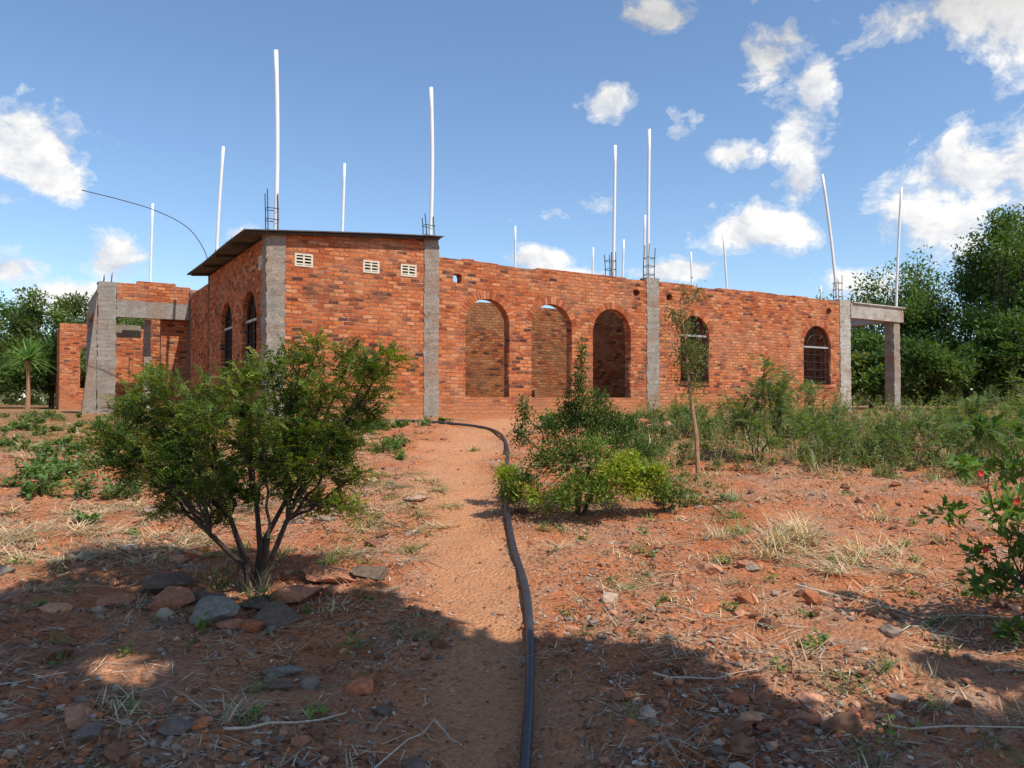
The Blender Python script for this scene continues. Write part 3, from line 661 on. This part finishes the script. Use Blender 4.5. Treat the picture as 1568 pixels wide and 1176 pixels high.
def boulder(x,y,r,c,fl=.65):
    v,f=ico(3); q=v.copy()
    for k in range(14):
        nn=rdir(1)[0]; dd=q@nn; q=q-np.outer(np.maximum(dd-random.uniform(.48,.7),0),nn)
    q+=np.array([noise.noise(Vector(p)*2.5+Vector((x*9,y*9,0)))*.07 for p in q])[:,None]*v
    q=q*np.array([random.uniform(1.1,1.5),random.uniform(.8,1.1),fl])*r
    b=MB(); b.add(q+np.array([x,y,g(x,y)+r*fl*.35]),f,0,c); b.build('rock',M_stone)
GR=(.22,.19,.155);RD=(.38,.165,.095);DK=(.16,.11,.08)
for q in [(-2.15,4.88,.16,RD),(-1.80,4.66,.16,GR),(-1.42,4.70,.15,DK),(-1.28,5.42,.20,RD,.35),(-.98,5.42,.14,DK,.5),(-1.2,4.05,.10,GR,.4),(-2.35,5.25,.18,DK),(-1.42,5.05,.17,RD,.5),(-3.6,5.4,.11,GR),(-1.15,3.85,.07,DK,.4),(-1.98,5.0,.14,DK,.5),(-1.15,5.15,.12,RD,.4),(-1.62,4.98,.12,DK,.5),(-2.5,4.9,.12,RD,.5),(-1.62,4.55,.09,RD,.6),(-2.0,4.5,.07,DK,.6),
          (-1.0,8.,.17,(.46,.29,.2),.35),(1.93,5.0,.05,RD),(1.3,3.45,.055,RD),(2.7,5.9,.07,RD),(2.3,14,.22,RD),(2.7,13.8,.25,(.50,.27,.18)),(2.05,13.7,.16,RD),(1.6,14.3,.18,RD),(1.5,5.2,.045,RD),(-.9,3.3,.05,RD),(-.6,3.6,.045,DK),
          (2.2,4.8,.06,RD),(2.6,5.3,.05,RD),(3.3,5.6,.07,RD),(1.7,5.7,.06,RD),(.9,6.2,.05,RD),(-3.3,6.4,.07,RD),(-4.,6.1,.08,RD),(-3.,7.5,.06,RD)]:
    boulder(*q)
b=MB(); pts=scatter_xy(46000,2.2,12,1.5,.42)
dens=[]
for (x,y) in pts:
    w=noise.noise((x*.7,y*.7,5.))+.6*noise.noise((x*2.5,y*2.5,1.))
    if w>-.5+.045*y+(.25 if x>.4 else 0): dens.append((x,y))
n=len(dens); C=np.array([(x,y,g(x,y)+.006) for x,y in dens]); D=rdir(n)*np.array([1,1,.25]); U=rdir(n)*.45+np.array([0,0,1.])
pal=np.array([(.34,.24,.17),(.42,.33,.26),(.21,.12,.08),(.15,.09,.06),(.38,.21,.12),(.50,.42,.34),(.11,.07,.05)]); cc=pal[rng.integers(0,7,n)]*rng.uniform(.6,1.15,(n,1))
b.leaves(C,D,U,rng.uniform(.015,.048,n),rng.uniform(.008,.022,n),0,cc); b.build('leaf_litter',M_litter)
b=MB(); pts=scatter_xy(13000,2.3,12,1.4,.44); n=len(pts)
a=rng.uniform(0,6.28,n); Ls=rng.uniform(.03,.20,n)
C=np.array([(x,y,g(x,y)+.010) for x,y in pts]); E=np.array([(p[0]+math.cos(q)*l,p[1]+math.sin(q)*l) for p,q,l in zip(pts,a,Ls)]); ze=np.array([g(x,y)+.014 for x,y in E]); D=np.column_stack([E,ze])-C
pal=np.array([(.55,.44,.29),(.44,.33,.21),(.32,.21,.13),(.58,.49,.37)]); cc=pal[rng.integers(0,4,n)]*rng.uniform(.65,1.15,(n,1))
b.leaves(C,D,np.tile([0,0,1.],(n,1))+rng.normal(size=(n,3))*.3,Ls,rng.uniform(.003,.0065,n),0,cc); b.build('straw_litter',M_litter)
b=MB()
for (x0,y0,x1,y1,r) in [(-1.25,3.3,-.75,3.55,.008),(-.6,3.0,-.35,3.6,.006),(-.35,3.6,-.2,3.35,.005),(1.9,5.2,3.,4.6,.007),(.7,3.9,1.25,3.9,.006),(1.6,3.4,2.3,3.3,.006),(2.4,3.9,2.9,3.6,.005),(-2.6,3.5,-2.2,3.9,.005),(.9,4.9,1.5,4.5,.004),(2.2,4.4,2.6,4.7,.004)]:
    P=[]
    for k in range(6):
        f=k/5; x=x0+(x1-x0)*f+random.uniform(-.02,.02); y=y0+(y1-y0)*f+random.uniform(-.02,.02); P.append((x,y,g(x,y)+.02))
    b.tube(P,np.linspace(r,r*.4,6),5,0,(.5,.42,.32))
b.build('fallen_twigs',M_litter)

# shade trees behind / beside the camera --------------------------------
SUN=np.array([.430,-.379,.819])
def shade(name,trunk,ground,h,per):
    z0=g(*trunk); base=np.array([trunk[0],trunk[1],z0]); c=[]
    for (x,y,r,*dn) in ground:
        k=(h+random.uniform(-.5,.6))/SUN[2]; p=np.array([x,y,.25])+SUN*k-base
        c.append((p[0],p[1],p[2],r,None,(dn[0] if dn else 1)))
    clump_tree(name,base,c,.13,.16,.095,per,[(.035,.06,.018),(.045,.075,.022),(.03,.05,.016)],.45,twigs=4,squash=.6,limb=.25)
gA=[(-4.6,4.8,.6),(-3.8,4.7,.6),(-3.0,4.85,.5),(-2.4,4.8,.48),(-1.8,4.6,.45),(-1.15,4.8,.38),(-.7,4.6,.32),(-3.4,4.1,.5),(-2.7,4.1,.36),(-2.3,4.45,.28),(-1.35,4.15,.42),(-.75,4.1,.42),(-.15,4.2,.28,.8),
    (-4.2,3.9,.55),(-2.9,3.5,.45),(-2.3,3.4,.40),(-1.55,3.45,.42),(-.8,3.4,.42),(-2.4,2.7,.5),(-1.5,2.7,.5),(-.6,2.7,.45),(-3.5,3.1,.5),(-.2,3.5,.34,.9),(-1.1,3.75,.4),(-.4,3.0,.42),(-5.4,4.6,.6),(-5,3.8,.55),(-.25,3.8,.3),(.1,3.1,.32,.9),(-1.9,3.1,.4),(-2.5,3.0,.4),(-1.0,3.0,.4),(-1.6,4.35,.3)]
gB=[(.35,4.15,.24,.8),(.75,4.0,.24,.8),(.3,3.6,.22,.7),(.75,3.4,.28,.7),(.3,3.0,.32,.9),(.8,2.9,.38),(1.3,3.1,.32,.8),(1.9,3.25,.24,.6),(2.4,3.1,.32),(2.75,4.5,.24,.8),(3.2,4.3,.32),(3.1,3.7,.32,.9),(2.7,3.3,.28),(3.6,4.8,.32),(1.7,2.7,.45),(2.3,3.9,.16,.6),(1.1,3.6,.16,.5)]
shade('shade_tree',(1.2,-2.6),gA,5.4,900)
shade('shade_tree',(4.6,-2.2),gB,5.0,600)

# ------------------------------------------------------------ world sky with clouds
w=bpy.data.worlds.new('World'); scene.world=w; w.use_nodes=True; nt=w.node_tree; nt.nodes.clear()
out=nd(nt,'ShaderNodeOutputWorld'); bg=nd(nt,'ShaderNodeBackground'); bg.inputs[1].default_value=.14; ln(nt,bg,0,out,0)
sky=nd(nt,'ShaderNodeTexSky',sky_type='NISHITA',sun_disc=False); sky.sun_elevation=R(55); sky.sun_rotation=R(131.3); sky.altitude=1200; sky.air_density=1.2; sky.dust_density=.6; sky.ozone_density=2.0
tc=nd(nt,'ShaderNodeTexCoord'); dr=tc.outputs['Generated']
s3=nd(nt,'ShaderNodeSeparateXYZ'); nt.links.new(dr,s3.inputs[0])
az=math_n(nt,'ARCTAN2',s3.outputs[0],s3.outputs[1]); el=math_n(nt,'ARCSINE',s3.outputs[2])
az=math_n(nt,'MULTIPLY',az,180/math.pi); el=math_n(nt,'MULTIPLY',el,180/math.pi)
cv=nd(nt,'ShaderNodeCombineXYZ'); nt.links.new(az,cv.inputs[0]); nt.links.new(el,cv.inputs[1])
BL=[(-33.5,15.6,4.8,2.8,0),(-31,14.2,2.6,1.6,.05),(-27.6,9.2,2.5,1.9,0),(-33.5,8.2,3.2,1.6,0),(-29.5,6.8,4.4,1.5,.15),(-19.4,11.3,1.9,1.2,.2),(7.0,20.9,2.1,1.4,0),(18.4,23.3,2.5,2.0,0),(20.2,18.4,2.4,3.2,0),(16.6,17.2,2.5,1.2,.05),(21.4,20.6,1.5,2.0,.15),
    (18.2,12.2,4.6,1.9,0),(20.6,14.8,2.0,2.2,.1),(31,14.2,5.2,3.4,0),(34.5,15,5,3.6,0),(29,11.4,4.8,2.6,.05),(36,11,5,4.5,0),(31.5,24.2,7.0,2.2,0.05),(35.5,22.2,4.6,2.2,.0),(22,27.6,5,1.3,.3),(10.5,26.4,3.6,1.2,.15),(1.9,10.5,2.6,1.0,.05),(3.8,13.9,5,1.2,.72),(12.2,19.4,1.3,2,.5),
    (25.8,7.6,4,1.8,.1),(3.5,9.0,4.,.9,.35),(12.,9.4,4,.9,.4),(-34,12.7,3.,.7,.45),
    (65,25,18,8,0),(-65,22,14,7,0),(130,28,26,10,0),(-130,24,24,9,0)]
acc=None
for (a,e,ra,re,zz_) in BL:
    n=nd(nt,'ShaderNodeVectorMath',operation='MULTIPLY_ADD'); n.inputs[1].default_value=(1/ra,1/re,0); n.inputs[2].default_value=(-a/ra,-e/re,zz_); ln(nt,cv,0,n,0)
    l=nd(nt,'ShaderNodeVectorMath',operation='LENGTH'); ln(nt,n,0,l,0)
    acc=l.outputs['Value'] if acc is None else math_n(nt,'MINIMUM',acc,l.outputs['Value'])
blob=math_n(nt,'SUBTRACT',1.,acc)
def cn(off):
    v=nd(nt,'ShaderNodeVectorMath',operation='ADD'); nt.links.new(dr,v.inputs[0]); v.inputs[1].default_value=off
    sc_=nd(nt,'ShaderNodeVectorMath',operation='MULTIPLY'); ln(nt,v,0,sc_,0); sc_.inputs[1].default_value=(1,1,1.3)
    return noise_n(nt,sc_.outputs[0],13,9,.64,.25)
na=cn((0,0,0)); nb=cn((.012,-.006,.022))
den=math_n(nt,'MULTIPLY_ADD',math_n(nt,'SUBTRACT',na,.5),4.4,math_n(nt,'MULTIPLY_ADD',blob,1.25,-.02))
mask=ramp(nt,den,[(.0,0.),(.2,.28),(.7,1.)],'EASE')
rel=math_n(nt,'SUBTRACT',na,nb)
lit=math_n(nt,'MULTIPLY_ADD',rel,4.2,.62,clamp=True)
up=ramp(nt,math_n(nt,'DIVIDE',el,40.),[(.52,1.),(.62,.68)])
cc_=mixc(nt,lit,(4.7,5.0,5.6),(7.3,7.25,7.15))
cc_=mixc(nt,1.,cc_,up,'MULTIPLY')
skc=mixc(nt,1.,sky.outputs[0],(1.04,1.14,1.22),'MULTIPLY')
fin=mixc(nt,mask,skc,cc_)
nt.links.new(fin,bg.inputs[0])
sl=bpy.data.lights.new('sun','SUN'); sl.energy=5.0; sl.angle=R(.5); sl.color=(1,.94,.84)
so=link(bpy.data.objects.new('sun',sl)); so.rotation_euler=Vector(SUN.tolist()).to_track_quat('Z','Y').to_euler()
# ------------------------------------------------------------ camera
cam=bpy.data.cameras.new('camera'); cam.lens=27.1; cam.sensor_width=36; cam.clip_end=3000; cam.clip_start=.05
co=link(bpy.data.objects.new('camera',cam)); co.location=(0,0,1.6); co.rotation_euler=(R(91.31),0,0); scene.camera=co
scene.view_settings.view_transform='Standard'; scene.view_settings.look='None'; scene.view_settings.exposure=0
